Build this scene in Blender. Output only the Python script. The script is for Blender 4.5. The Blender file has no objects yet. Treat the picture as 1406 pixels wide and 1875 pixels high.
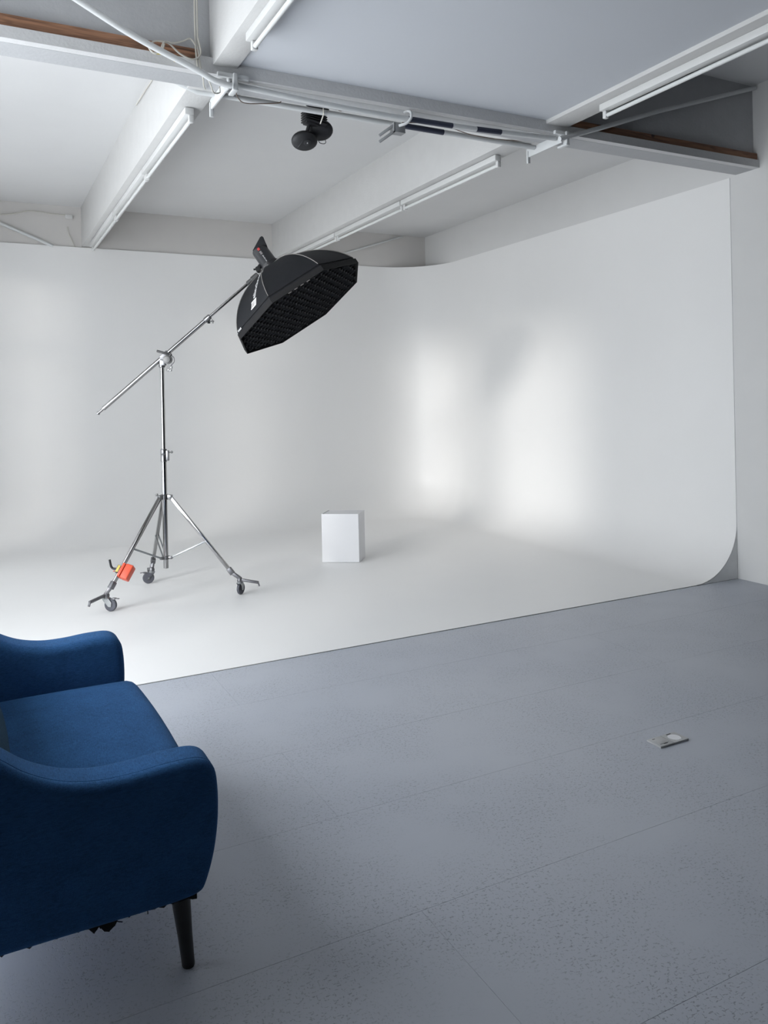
import bpy, bmesh, math, random
from mathutils import Vector, Matrix
from math import pi, sin, cos, radians
random.seed(7)
SC = bpy.context.scene
V = Vector

# ------------------------------------------------------------------ camera
cam_d = bpy.data.cameras.new('camera'); cam = bpy.data.objects.new('camera', cam_d)
SC.collection.objects.link(cam); SC.camera = cam
cam_d.sensor_fit = 'VERTICAL'; cam_d.sensor_height = 36.0
cam_d.lens = 36.0 * 1452.0 / 1875.0
cam_d.shift_y = -(937.5 - 730.0) / 1875.0
cam_d.clip_start = 0.05; cam_d.clip_end = 300
yaw, roll = radians(27.3), radians(1.15)
cam.matrix_world = (Matrix.Translation((0, 0, 1.6)) @ Matrix.Rotation(-yaw, 4, 'Z')
                    @ Matrix.Rotation(pi / 2, 4, 'X') @ Matrix.Rotation(-roll, 4, 'Z'))

# ------------------------------------------------------------------ world, sun, exposure
w = bpy.data.worlds.new('sky'); SC.world = w; w.use_nodes = True
bgn = w.node_tree.nodes['Background']
bgn.inputs[0].default_value = (0.90, 0.95, 1.0, 1); bgn.inputs[1].default_value = 8.8
sun_d = bpy.data.lights.new('sun', 'SUN'); sun_d.energy = 1.4; sun_d.angle = radians(7); sun_d.color = (1, .97, .93)
sun = bpy.data.objects.new('sun', sun_d); SC.collection.objects.link(sun)
SUN_AZ, SUN_EL = radians(60), radians(7.5)
sdir = V((sin(SUN_AZ) * cos(SUN_EL), cos(SUN_AZ) * cos(SUN_EL), -sin(SUN_EL)))
sun.rotation_euler = sdir.to_track_quat('-Z', 'Y').to_euler()
sun.location = (-12, 0, 6)
vs = SC.view_settings
SC.display_settings.display_device = 'sRGB'
vs.view_transform = 'Standard'; vs.look = 'None'; vs.exposure = 0.08; vs.gamma = 1.0; vs.use_curve_mapping = False
SC.cycles.use_denoising = True
SC.cycles.max_bounces = 12; SC.cycles.diffuse_bounces = 8

# ------------------------------------------------------------------ materials
def mat(name, col, rough=.6, metal=0., spec=.5, var=0., vscale=8., bump=0., bscale=40., coat=0., sheen=0.):
    m = bpy.data.materials.new(name); m.use_nodes = True
    nt = m.node_tree; N = nt.nodes; L = nt.links; b = N['Principled BSDF']
    b.inputs['Base Color'].default_value = (*col, 1)
    b.inputs['Roughness'].default_value = rough; b.inputs['Metallic'].default_value = metal
    b.inputs['Specular IOR Level'].default_value = spec
    if coat: b.inputs['Coat Weight'].default_value = coat
    if sheen: b.inputs['Sheen Weight'].default_value = sheen
    tc = N.new('ShaderNodeTexCoord')
    if var:
        n = N.new('ShaderNodeTexNoise'); n.inputs['Scale'].default_value = vscale; n.inputs['Detail'].default_value = 5
        r = N.new('ShaderNodeMix'); r.data_type = 'RGBA'
        r.inputs[6].default_value = (*[c * (1 - var) for c in col], 1)
        r.inputs[7].default_value = (*[min(1, c * (1 + var)) for c in col], 1)
        L.new(tc.outputs['Object'], n.inputs['Vector']); L.new(n.outputs['Fac'], r.inputs[0]); L.new(r.outputs[2], b.inputs['Base Color'])
    if bump:
        n = N.new('ShaderNodeTexNoise'); n.inputs['Scale'].default_value = bscale; n.inputs['Detail'].default_value = 3
        bp = N.new('ShaderNodeBump'); bp.inputs['Strength'].default_value = bump; bp.inputs['Distance'].default_value = .004
        L.new(tc.outputs['Object'], n.inputs['Vector']); L.new(n.outputs['Fac'], bp.inputs['Height']); L.new(bp.outputs[0], b.inputs['Normal'])
    return m

def floor_mat():
    m = mat('grey_floor_paint', (.20, .215, .235), .42, spec=.45)
    nt = m.node_tree; N = nt.nodes; L = nt.links; b = N['Principled BSDF']
    tc = N.new('ShaderNodeTexCoord')
    def noise(sc, stretch=(1, 1, 1), det=3, rot=0):
        mp = N.new('ShaderNodeMapping'); mp.inputs['Scale'].default_value = stretch; mp.inputs['Rotation'].default_value = (0, 0, rot)
        n = N.new('ShaderNodeTexNoise'); n.inputs['Scale'].default_value = sc; n.inputs['Detail'].default_value = det
        L.new(tc.outputs['Object'], mp.inputs[0]); L.new(mp.outputs[0], n.inputs['Vector']); return n.outputs['Fac']
    def ramp(f, a, c):
        r = N.new('ShaderNodeMapRange'); r.inputs[1].default_value = a; r.inputs[2].default_value = c; L.new(f, r.inputs[0]); return r.outputs[0]
    def math_(op, a, c):
        q = N.new('ShaderNodeMath'); q.operation = op
        for i, x in enumerate((a, c)):
            if isinstance(x, (int, float)): q.inputs[i].default_value = x
            else: L.new(x, q.inputs[i])
        return q.outputs[0]
    pits = math_('MAXIMUM', ramp(noise(66, (1, 2.2, 1), 2, .5), .605, .66), ramp(noise(80, (2.4, 1, 1), 2, .3), .615, .67))
    pits = math_('MULTIPLY', pits, ramp(noise(2.2), .36, .56))
    dirt = ramp(noise(1.1, det=6), .35, .7)
    mx = N.new('ShaderNodeMix'); mx.data_type = 'RGBA'; mx.inputs[6].default_value = (.45, .472, .52, 1); mx.inputs[7].default_value = (.405, .43, .485, 1)
    L.new(dirt, mx.inputs[0])
    m2 = N.new('ShaderNodeMix'); m2.data_type = 'RGBA'; m2.inputs[7].default_value = (.15, .155, .165, 1)
    L.new(mx.outputs[2], m2.inputs[6]); L.new(math_('MULTIPLY', pits, .55), m2.inputs[0]); L.new(m2.outputs[2], b.inputs['Base Color'])
    bp = N.new('ShaderNodeBump'); bp.inputs['Strength'].default_value = .35; bp.inputs['Distance'].default_value = .002
    h = math_('SUBTRACT', math_('MULTIPLY', noise(30, det=4), .5), pits); L.new(h, bp.inputs['Height']); L.new(bp.outputs[0], b.inputs['Normal'])
    return m

def fabric_mat(name, col):
    m = mat(name, col, .95, spec=.12, sheen=.04)
    nt = m.node_tree; N = nt.nodes; L = nt.links; b = N['Principled BSDF']
    b.inputs['Sheen Tint'].default_value = (.35, .6, 1, 1); b.inputs['Sheen Roughness'].default_value = .5
    tc = N.new('ShaderNodeTexCoord')
    outs = []
    for s in ((500, 60, 500), (60, 500, 500)):
        mp = N.new('ShaderNodeMapping'); mp.inputs['Scale'].default_value = s
        n = N.new('ShaderNodeTexNoise'); n.inputs['Scale'].default_value = 1; n.inputs['Detail'].default_value = 2
        L.new(tc.outputs['Object'], mp.inputs[0]); L.new(mp.outputs[0], n.inputs['Vector']); outs.append(n.outputs['Fac'])
    ad = N.new('ShaderNodeMath'); ad.operation = 'ADD'; L.new(outs[0], ad.inputs[0]); L.new(outs[1], ad.inputs[1])
    big = N.new('ShaderNodeTexNoise'); big.inputs['Scale'].default_value = 9; big.inputs['Detail'].default_value = 4; L.new(tc.outputs['Object'], big.inputs['Vector'])
    a2 = N.new('ShaderNodeMath'); a2.operation = 'MULTIPLY_ADD'; a2.inputs[1].default_value = .5; L.new(big.outputs['Fac'], a2.inputs[0]); L.new(ad.outputs[0], a2.inputs[2])
    r = N.new('ShaderNodeMapRange'); r.inputs[1].default_value = .85; r.inputs[2].default_value = 1.65; L.new(a2.outputs[0], r.inputs[0])
    mx = N.new('ShaderNodeMix'); mx.data_type = 'RGBA'
    mx.inputs[6].default_value = (*[c * .62 for c in col], 1); mx.inputs[7].default_value = (*[c * 1.38 for c in col], 1)
    L.new(r.outputs[0], mx.inputs[0]); L.new(mx.outputs[2], b.inputs['Base Color'])
    bp = N.new('ShaderNodeBump'); bp.inputs['Strength'].default_value = .3; bp.inputs['Distance'].default_value = .001
    L.new(ad.outputs[0], bp.inputs['Height']); L.new(bp.outputs[0], b.inputs['Normal'])
    return m

def wood_mat():
    m = mat('red_brown_timber', (.22, .10, .05), .65)
    nt = m.node_tree; N = nt.nodes; L = nt.links; b = N['Principled BSDF']
    tc = N.new('ShaderNodeTexCoord'); mp = N.new('ShaderNodeMapping'); mp.inputs['Scale'].default_value = (1.6, 22, 22)
    n = N.new('ShaderNodeTexNoise'); n.inputs['Scale'].default_value = 2; n.inputs['Detail'].default_value = 6; n.inputs['Distortion'].default_value = 1.2
    L.new(tc.outputs['Object'], mp.inputs[0]); L.new(mp.outputs[0], n.inputs['Vector'])
    cr = N.new('ShaderNodeValToRGB'); e = cr.color_ramp.elements
    e[0].position = .3; e[0].color = (.09, .04, .022, 1); e[1].position = .7; e[1].color = (.36, .18, .10, 1)
    L.new(n.outputs['Fac'], cr.inputs[0])
    v = N.new('ShaderNodeTexVoronoi'); v.inputs['Scale'].default_value = 4.5; L.new(tc.outputs['Object'], v.inputs['Vector'])
    kr = N.new('ShaderNodeMapRange'); kr.inputs[1].default_value = .05; kr.inputs[2].default_value = .11; L.new(v.outputs['Distance'], kr.inputs[0])
    mx = N.new('ShaderNodeMix'); mx.data_type = 'RGBA'; mx.inputs[6].default_value = (.03, .015, .01, 1)
    L.new(kr.outputs[0], mx.inputs[0]); L.new(cr.outputs[0], mx.inputs[7]); L.new(mx.outputs[2], b.inputs['Base Color'])
    return m

M = dict(
    cove=mat('white_cove_paint', (.818, .811, .80), .42, spec=.35, var=.012, vscale=3, bump=.03, bscale=25),
    cove_end=mat('grey_white_board', (.72, .73, .73), .6, var=.08, vscale=12),
    wall=mat('white_wall_paint', (.66, .655, .645), .7, var=.03, vscale=4, bump=.12, bscale=30),
    back_wall=mat('warm_white_wall_paint', (.60, .58, .56), .75, var=.03, vscale=4, bump=.12, bscale=30),
    dim=mat('dark_bounce_cut_wall', (.03, .032, .036), .8, var=.05),  # invented dark finish for unseen near walls, cuts bounce light
    ceil=mat('white_ceiling_paint', (.62, .62, .62), .75, var=.03, vscale=2.5, bump=.1, bscale=25),
    panel=mat('grey_white_panel_paint', (.58, .60, .635), .75, var=.02, vscale=2),
    beam=mat('rough_white_beam_paint', (.54, .535, .525), .7, var=.05, vscale=9, bump=.35, bscale=55),
    main=mat('grey_main_beam_paint', (.42, .425, .435), .7, var=.06, vscale=12, bump=.4, bscale=45),
    lip=mat('painted_beam_lip', (.58, .58, .58), .7, var=.06, vscale=20, bump=.5, bscale=60),
    floor=floor_mat(), base=mat('floor_base', (.05, .05, .055), .9, var=.1),
    wood=wood_mat(),
    fixture=mat('white_enamel', (.62, .62, .61), .35, var=.02), tube=mat('unlit_lamp_glass', (.66, .67, .66), .15, spec=.6, var=.01),
    pipe=mat('painted_pipe', (.60, .61, .61), .5, var=.05, vscale=15), tape=mat('dark_blue_tape', (.03, .035, .06), .5, var=.2),
    cable=mat('cream_cable', (.52, .50, .45), .55, var=.05), wire=mat('brown_wire', (.16, .11, .08), .6, var=.1),
    redwire=mat('red_wire', (.35, .03, .03), .5, var=.1), yellow=mat('yellow_wire_end', (.45, .36, .10), .5, var=.1),
    chrome=mat('chrome', (.33, .325, .325), .09, 1, var=.03, vscale=30), steel=mat('brushed_steel', (.20, .20, .205), .3, 1, var=.08, vscale=40),
    alu=mat('cast_aluminium', (.18, .18, .19), .42, .9, var=.08, vscale=40), zinc=mat('zinc_plate', (.34, .355, .365), .35, .85, var=.08, vscale=40),
    dark_alu=mat('grey_cast_metal', (.12, .12, .12), .45, .7, var=.08, vscale=40),
    black=mat('black_plastic', (.012, .012, .014), .45, var=.15, vscale=30), rubber=mat('grey_rubber', (.075, .078, .095), .6, var=.1), rubber2=mat('dark_grey_rubber', (.04, .042, .055), .6, var=.1),
    boxfab=mat('black_softbox_fabric', (.026, .028, .033), .55, spec=.4, var=.2, vscale=18, bump=.15, bscale=9), band=mat('black_rim_band', (.007, .007, .008), .9, var=.2),
    grid=mat('black_grid_fabric', (.022, .023, .027), .7, var=.25, vscale=20), inside=mat('softbox_inner_baffle', (.004, .004, .005), .9, var=.1),
    seam=mat('pale_piping', (.22, .21, .20), .6, var=.1), print_=mat('white_print', (.75, .75, .76), .6, var=.02), redp=mat('red_print', (.55, .05, .05), .5, var=.05), greyp=mat('grey_print', (.30, .28, .28), .5, var=.05),
    headm=mat('black_head_casing', (.02, .021, .024), .38, var=.12, vscale=20),
    orange=mat('orange_weight_coating', (.62, .085, .04), .42, var=.06, vscale=20, bump=.1, bscale=90), yellowl=mat('yellow_label', (.58, .46, .10), .5, var=.05),
    whitebox=mat('white_board', (.74, .74, .755), .5, var=.01), 
    sofa=fabric_mat('blue_woven_fabric', (.031, .100, .24)), back=fabric_mat('blue_back_fabric', (.045, .095, .14)), leg=mat('black_stained_wood', (.010, .009, .009), .4, var=.2, vscale=20), lining=mat('black_lining', (.006, .006, .007), .9, var=.2),
    outlet=mat('grey_outlet_plastic', (.42, .42, .42), .4, var=.04), outlet_w=mat('white_socket_plastic', (.8, .8, .82), .2, var=.01), dark=mat('dark_slot', (.04, .04, .045), .6, var=.1),
    speaker=mat('speaker_grille', (.016, .016, .018), .6, var=.3, vscale=60, bump=.12, bscale=260), speakerb=mat('speaker_shell', (.024, .024, .026), .5, var=.1),
    clampm=mat('grey_painted_steel', (.24, .245, .25), .5, spec=.5, var=.08, vscale=30),
    frame=mat('window_frame_paint', (.6, .6, .6), .5, var=.02), timberb=mat('pale_board', (.55, .52, .48), .7, var=.1, vscale=20),
)

# ------------------------------------------------------------------ mesh helpers
ROOT = {}
def root_loc(p):
    while p.parent: p = p.parent
    return V(p.location)
def obj(name, bm, m, parent=None, label=None, sharp=38, origin=None):
    bm.normal_update()
    lim = radians(sharp)
    for f in bm.faces: f.smooth = True
    for e in bm.edges:
        if len(e.link_faces) != 2 or e.calc_face_angle(0) > lim: e.smooth = False
    loc = root_loc(parent) if parent else (V(origin) if origin is not None else V((0, 0, 0)))
    bmesh.ops.translate(bm, vec=-loc, verts=bm.verts)
    me = bpy.data.meshes.new(name); bm.to_mesh(me); bm.free()
    me.materials.append(M[m] if isinstance(m, str) else m)
    o = bpy.data.objects.new(name, me); SC.collection.objects.link(o)
    if parent: o.parent = parent
    else: o.location = loc
    if label: o['label'] = label
    return o
def thing(name, label, cat, loc, group=None):
    o = bpy.data.objects.new(name, None); SC.collection.objects.link(o); o.empty_display_size = .1
    o.location = loc; o['label'] = label; o['category'] = cat
    if group: o['group'] = group
    return o
def tag(o, label, cat, group=None):
    o['label'] = label; o['category'] = cat
    if group: o['group'] = group
    return o
def struct(o): o['kind'] = 'structure'; return o
def B(): return bmesh.new()
def box(bm, c, s, R=None, bevel=0, seg=2):
    t = bmesh.new(); bmesh.ops.create_cube(t, size=1)
    bmesh.ops.scale(t, vec=s, verts=t.verts)
    if bevel: bmesh.ops.bevel(t, geom=t.edges[:], offset=bevel, segments=seg, affect='EDGES', profile=.5)
    mt = Matrix.Translation(c) @ (R.to_4x4() if R else Matrix())
    bmesh.ops.transform(t, matrix=mt, verts=t.verts); merge(bm, t); return bm
def merge(bm, t):
    me = bpy.data.meshes.new('tmp'); t.to_mesh(me); t.free(); bm.from_mesh(me); bpy.data.meshes.remove(me)
def b2(x0, x1, y0, y1, z0, z1, bm=None, bevel=0):
    return box(bm or B(), ((x0 + x1) / 2, (y0 + y1) / 2, (z0 + z1) / 2), (abs(x1 - x0), abs(y1 - y0), abs(z1 - z0)), None, bevel)
def frame_of(d, up=(0, 0, 1)):
    d = V(d).normalized(); u = V(up)
    x = u.cross(d)
    if x.length < 1e-4: x = V((1, 0, 0)).cross(d)
    x.normalize(); y = d.cross(x)
    return Matrix((x, y, d)).transposed()      # columns x,y,d
def bar(bm, p0, p1, wx, wy, up=(0, 0, 1), bevel=0):
    p0, p1 = V(p0), V(p1); d = p1 - p0
    return box(bm, (p0 + p1) / 2, (wx, wy, d.length), frame_of(d, up), bevel)
def tube(bm, pts, r, seg=12, caps=True):
    pts = [V(p) for p in pts]; n = len(pts)
    rs = r if isinstance(r, (list, tuple)) else [r] * n
    tang = [(pts[min(i + 1, n - 1)] - pts[max(i - 1, 0)]).normalized() for i in range(n)]
    R = frame_of(tang[0]); x = R.col[0]
    rings = []
    for i in range(n):
        x = (x - tang[i] * x.dot(tang[i])).normalized(); y = tang[i].cross(x)
        rings.append([bm.verts.new(pts[i] + (x * cos(2 * pi * k / seg) + y * sin(2 * pi * k / seg)) * rs[i]) for k in range(seg)])
    for a, b in zip(rings, rings[1:]):
        for k in range(seg): bm.faces.new((a[k], a[(k + 1) % seg], b[(k + 1) % seg], b[k]))
    if caps: bm.faces.new(rings[0][::-1]); bm.faces.new(rings[-1])
    return bm
def lathe(bm, prof, o, axis, seg=24):
    """profile = [(distance along axis, radius)]"""
    return tube(bm, [V(o) + V(axis).normalized() * h for h, r in prof], [max(r, 1e-4) for h, r in prof], seg)
def prism(bm, poly, off):
    off = V(off); a = [bm.verts.new(V(p)) for p in poly]; b = [bm.verts.new(V(p) + off) for p in poly]; n = len(a)
    bm.faces.new(a[::-1]); bm.faces.new(b)
    for i in range(n): bm.faces.new((a[i], a[(i + 1) % n], b[(i + 1) % n], b[i]))
    bmesh.ops.recalc_face_normals(bm, faces=bm.faces); return bm
def crom(pts, per=8, closed=False):
    P = [V(p) for p in pts]; out = []; n = len(P)
    rng = range(n if closed else n - 1)
    for i in rng:
        g = (lambda j: P[j % n]) if closed else (lambda j: P[max(0, min(n - 1, j))])
        p0, p1, p2, p3 = g(i - 1), g(i), g(i + 1), g(i + 2)
        for k in range(per):
            t = k / per
            out.append(.5 * ((2 * p1) + (p2 - p0) * t + (2 * p0 - 5 * p1 + 4 * p2 - p3) * t * t + (3 * p1 - p0 - 3 * p2 + p3) * t ** 3))
    if not closed: out.append(P[-1])
    return out
def rbox(size, r, n=10, deform=None, c=(0, 0, 0)):
    """rounded cushion-like box with a gridded surface"""
    bm = bmesh.new(); h = [s / 2 for s in size]; cache = {}
    def vert(p):
        key = tuple(round(x, 5) for x in p)
        if key not in cache:
            q = V([p[i] * h[i] for i in range(3)])
            inner = V([max(-h[i] + r, min(h[i] - r, q[i])) for i in range(3)])
            d = q - inner
            if d.length > 1e-9: q = inner + d.normalized() * r
            if deform: q = V(deform(q))
            cache[key] = bm.verts.new(q + V(c))
        return cache[key]
    # parameter spaced finer near the edges
    ts = []
    for i in range(n + 1):
        t = -1 + 2 * i / n; ts.append(math.copysign(1 - (1 - abs(t)) ** 1.6, t))
    for ax in range(3):
        for sg in (-1, 1):
            for i in range(n):
                for j in range(n):
                    quad = []
                    for a, b in ((i, j), (i + 1, j), (i + 1, j + 1), (i, j + 1)):
                        p = [0, 0, 0]; p[ax] = sg; p[(ax + 1) % 3] = ts[a]; p[(ax + 2) % 3] = ts[b]; quad.append(vert(p))
                    if sg < 0: quad = quad[::-1]
                    bm.faces.new(quad)
    return bm
def text_geo(txt, size):
    cu = bpy.data.curves.new('lettering', 'FONT'); cu.body = txt; cu.size = size; cu.resolution_u = 2
    o = bpy.data.objects.new('lettering', cu); me = bpy.data.meshes.new_from_object(o)
    vs_ = [v.co.copy() for v in me.vertices]; fs = [tuple(p.vertices) for p in me.polygons]
    bpy.data.objects.remove(o); bpy.data.curves.remove(cu); bpy.data.meshes.remove(me); return vs_, fs

# ------------------------------------------------------------------ room shell
XR, YB, XL, YF = 5.78, 9.82, -1.2, -0.9
YC = 4.66                                         # front edge of the white cove
fl = struct(obj('floor', b2(XL, XR, YF, YB, -.2, -.010), 'base'))
rows = [4.655, 4.08, 3.43, 2.80, 2.16, 1.505, .86, .21, -.44, -.89]
for i in range(len(rows) - 1):
    x = 1.21 + (i % 2) * 2.4 - 4.88 * 2
    while x < XR:
        a, b = max(x + .0005, XL + .002), min(x + 4.88 - .0005, XR - .002)
        if b - a > .05:
            obj('floor_panel', b2(a, b, rows[i + 1] + .0006, rows[i] - .0006, -.0098, 0), 'floor', fl)
        x += 4.88
struct(obj('wall_right', b2(XR, XR + .25, 3.9, YB + .2, -.2, 4.3), 'wall'))
struct(obj('wall_near_right', b2(XR, XR + .25, YF, 3.9, -.2, 4.3), 'dim'))  # unseen stretch, darkened to keep bounce off the sofa arm
struct(obj('wall_back', b2(XL - .3, XR + .2, YB, YB + .25, -.2, 4.3), 'back_wall'))
struct(obj('wall_front', b2(XL - .3, XR + .2, YF - .25, YF, -.2, 4.3), 'dim'))  # unseen, set close behind the camera and darkened to limit bounce
WZ0, WZ1 = .25, 3.36
WIN = [(2.5, 4.2), (4.55, 5.9), (6.95, 7.55), (8.4, 8.9)]
struct(obj('wall_near_left', b2(XL - .3, XL, YF, 2.4, -.2, 4.3), 'dim'))  # unseen stretch, made dark so little light returns to the sofa
bm = B(); b2(XL - .3, XL, 2.4, YB + .2, -.2, WZ0, bm); b2(XL - .3, XL, 2.4, YB + .2, WZ1, 4.3, bm)
ys = [2.4] + [y for a in WIN for y in a] + [YB + .2]
for i in range(0, len(ys), 2): b2(XL - .3, XL, ys[i], ys[i + 1], WZ0, WZ1, bm)
struct(obj('wall_left', bm, 'wall'))
for i, (a, b) in enumerate(WIN):
    fr = B()
    for y in (a + .03, (a + b) / 2, b - .03): b2(XL - .2, XL - .13, y - .03, y + .03, WZ0, WZ1, fr)
    for z in (WZ0 + .03, 2.55, WZ1 - .03): b2(XL - .195, XL - .135, a, b, z - .03, z + .03, fr)
    struct(obj('window_%d' % (i + 1), fr, 'frame'))
    pd = bpy.data.lights.new('sky_portal', 'AREA'); pd.shape = 'RECTANGLE'; pd.size = WZ1 - WZ0; pd.size_y = b - a; pd.cycles.is_portal = True
    po = bpy.data.objects.new('sky_portal', pd); SC.collection.objects.link(po)
    po.location = (XL - .22, (a + b) / 2, (WZ0 + WZ1) / 2); po.rotation_euler = (0, -pi / 2, 0)

bm = b2(XL - .2, XR + .2, 4.5, YB + .2, 3.9, 4.3); b2(XL - .2, XR + .2, YF - .2, 4.5, 4.13, 4.3, bm)
ce = struct(obj('ceiling', bm, 'ceil'))
obj('main_beam', b2(XL, XR, 4.425, 4.6, 3.44, 4.2), 'main', ce)
bm = b2(XL, 1.14, 4.37, 4.43, 3.441, 3.503); b2(3.66, XR, 4.37, 4.43, 3.441, 3.503, bm); b2(1.14, 3.66, 4.37, 4.43, 3.441, 3.53, bm)
bmesh.ops.subdivide_edges(bm, edges=[e for e in bm.edges if e.calc_length() > .5], cuts=30)
obj('beam_lip', bm, 'lip', ce)
for x0, x1, x2, x3 in ((1.14, 1.31, 1.22, 1.36), (3.475, 3.66, 3.57, 3.76)):
    bm = b2(x0, x1, 4.6005, YB, 3.443, 4.0, bevel=.004); b2(x2, x3, YF, 4.44, 3.49, 4.2, bm, bevel=.006)
    obj('cross_beam', bm, 'beam', ce)
obj('lowered_panel', b2(1.35, 3.58, YF, 4.375, 3.516, 3.58), 'panel', ce, label='pale grey lowered ceiling panel between the two beams')
obj('timber_board', b2(XL, 1.14, 4.39, 4.43, 3.503, 3.570), 'wood', ce, label='bare reddish timber board left of the beam crossing')
obj('timber_board', b2(3.66, XR, 4.39, 4.43, 3.503, 3.562), 'wood', ce, label='bare brown timber board right of the beam crossing')

# ------------------------------------------------------------------ infinity cove
cyc = thing('infinity_cove', 'seamless white curved studio backdrop wall and floor with a rounded corner', 'backdrop', (3, 7, 0))
XC, YCB, RC, HC = 5.777, 9.80, .80, 3.43
def cove():
    bm = B()
    path = []                                       # (x, y, inward normal)
    for i in range(11): path.append((XC, YC + (YCB - RC - YC) * i / 10, (-1, 0)))
    for i in range(1, 16):
        t = pi / 2 * i / 16; path.append((XC - RC + RC * cos(t), YCB - RC + RC * sin(t), (-cos(t), -sin(t))))
    for i in range(13): path.append((XC - RC + (XL + .01 - XC + RC) * i / 12, YCB, (0, -1)))
    prof = []
    def pr_(k, r, h):
        return [(r * (1 - sin(t)), h * (1 - cos(t)) + .004) for t in [pi / 2 * j / 14 for j in range(15)]]
    cols = []
    for k, (x, y, n) in enumerate(path):
        f = min(1, max(0, (k - 10) / 16)); r = .50 + .12 * f; h = .47 + .13 * f
        pf = pr_(k, r, h) + [(0, h + (HC - h) * j / 4) for j in range(1, 5)] + [(-.012, HC)]
        cols.append([bm.verts.new((x + n[0] * d, y + n[1] * d, z)) for d, z in pf])
    for a, b in zip(cols, cols[1:]):
        for i in range(len(a) - 1): bm.faces.new((a[i], b[i], b[i + 1], a[i + 1]))
    inner = [c[0] for c in cols]
    cor = bm.verts.new((XL + .01, YC, .004))
    bm.faces.new([cor] + inner)
    # thin front edge down to the floor and a back for the cut end
    lo = [bm.verts.new((cor.co.x, YC, .0003)), bm.verts.new((inner[0].co.x, YC, .0003))]
    bm.faces.new((lo[0], lo[1], inner[0], cor))
    bmesh.ops.recalc_face_normals(bm, faces=bm.faces)
    return bm, cols[0]
bm, c0 = cove()
end = [v.co.copy() for v in c0[:15]]
obj('cove_surface', bm, 'cove', cyc, sharp=50)
poly = [V((p.x + .004, YC - .002, max(.001, p.z - .006))) for p in end] + [V((XR - .001, YC - .002, end[-1].z + .05)), V((XR - .001, YC - .002, .001))]
obj('end_edge', b2(XC - .001, XR - .0005, YC - .0005, YC + .03, .44, HC), 'cove', cyc)
obj('end_panel', prism(B(), poly, (0, .02, 0)), 'cove_end', cyc, label='grey white board closing the cut end of the curve')

# ------------------------------------------------------------------ fluorescent battens (all switched off)
def batten(x, y0, y1, label, group, z=3.44):
    t = thing('fluorescent_batten', label, 'lamp', (x, (y0 + y1) / 2, z), group)
    obj('housing', b2(x - .028, x + .028, y0, y1, z - .045, z - .001, bevel=.004), 'fixture', t)
    obj('tube', tube(B(), [(x + .012, y0 + .03, z - .073), (x + .012, y1 - .03, z - .073)], .013, 14), 'tube', t)
    for yy in (y0 + .018, y1 - .018):
        obj('lamp_holder', b2(x - .004, x + .028, yy - .016, yy + .016, z - .092, z - .044, bevel=.006), 'fixture', t)
    return t
batten(1.222, 4.93, 6.36, 'unlit fluorescent batten under the left beam, nearest to the cross beam crossing', 'battens under the left beam')
batten(1.222, 6.38, 7.87, 'unlit fluorescent batten under the left beam, middle one of its row', 'battens under the left beam')
batten(1.222, 7.89, 9.55, 'unlit fluorescent batten under the left beam, farthest by the back wall', 'battens under the left beam')
batten(3.575, 4.95, 6.46, 'unlit fluorescent batten under the right beam behind the pipes, nearest end', 'battens under the right beam')
batten(3.575, 6.48, 7.98, 'unlit fluorescent batten under the right beam, middle one above the softbox', 'battens under the right beam')
batten(3.575, 8.0, 9.55, 'unlit fluorescent batten under the right beam, farthest, half hidden by softbox', 'battens under the right beam')
batten(1.295, 2.35, 3.92, 'white batten lamp cut by the top frame edge, left of grey ceiling panel', 'front battens', 3.49)
batten(3.680, 2.2, 3.935, 'long white batten lamp running to the top right corner of the photo', 'front battens', 3.49)

# ------------------------------------------------------------------ pipes and brackets at the main beam
def pipe(label, pts, r, tapes=(), name='pipe'):
    t = thing(name, label, 'pipe', pts[0])
    obj('tube', tube(B(), pts, r, 14), 'pipe', t)
    for a, b in tapes: obj('tape_wrap', tube(B(), [a, b], r + .0015, 14), 'tape', t, label='dark blue tape')
    return t
def lerp(a, b, t): return V(a) * (1 - t) + V(b) * t
up_pts = crom([(1.262, 4.41, 3.418), (1.75, 4.41, 3.394), (2.23, 4.41, 3.382), (2.9, 4.41, 3.386), (3.68, 4.41, 3.414)], 6)
def at_x(pts, x):
    for a, b in zip(pts, pts[1:]):
        if a.x <= x <= b.x: return lerp(a, b, (x - a.x) / (b.x - a.x))
pipe('upper of two white pipes slung along the main beam, partly wrapped in dark tape', up_pts, .0165,
     [(at_x(up_pts, 2.49), at_x(up_pts, 2.82)), (at_x(up_pts, 3.01), at_x(up_pts, 3.21))])
lo_a, lo_b = V((1.20, 4.66, 3.440)), V((3.69, 4.66, 3.425))
pipe('lower of two white pipes slung along the main beam, behind the upper one', [(1.02, 4.66, 3.50), lo_a, lerp(lo_a, lo_b, .5), lo_b], .018,
     [(lerp(lo_a, lo_b, .555), lerp(lo_a, lo_b, .685)), (lerp(lo_a, lo_b, .045), lerp(lo_a, lo_b, .055))])
pipe('white conduit slanting up left across the bare timber board', crom([(1.31, 4.33, 3.372), (1.21, 4.325, 3.386), (1.1, 4.31, 3.425), (.77, 4.25, 3.515), (.45, 4.18, 3.63), (.1, 4.1, 3.75)], 5), .017, name='conduit')
pipe('thin white conduit slanting up to the dark ceiling corner at right', [(3.66, 4.34, 3.388), (4.05, 4.345, 3.522), (4.64, 4.36, 3.735), (5.76, 4.385, 4.10)], .017, name='conduit')
pipe('white conduit slanting down the back wall in the far left bay', [(-.3, 9.80, 3.88), (.287, 9.80, 3.642), (.83, 9.80, 3.425)], .017, name='conduit')
pipe('white conduit slanting on the back wall behind the softbox', [(4.05, 9.80, 3.443), (4.404, 9.80, 3.557), (5.4, 9.80, 3.882)], .012, name='conduit')

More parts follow.
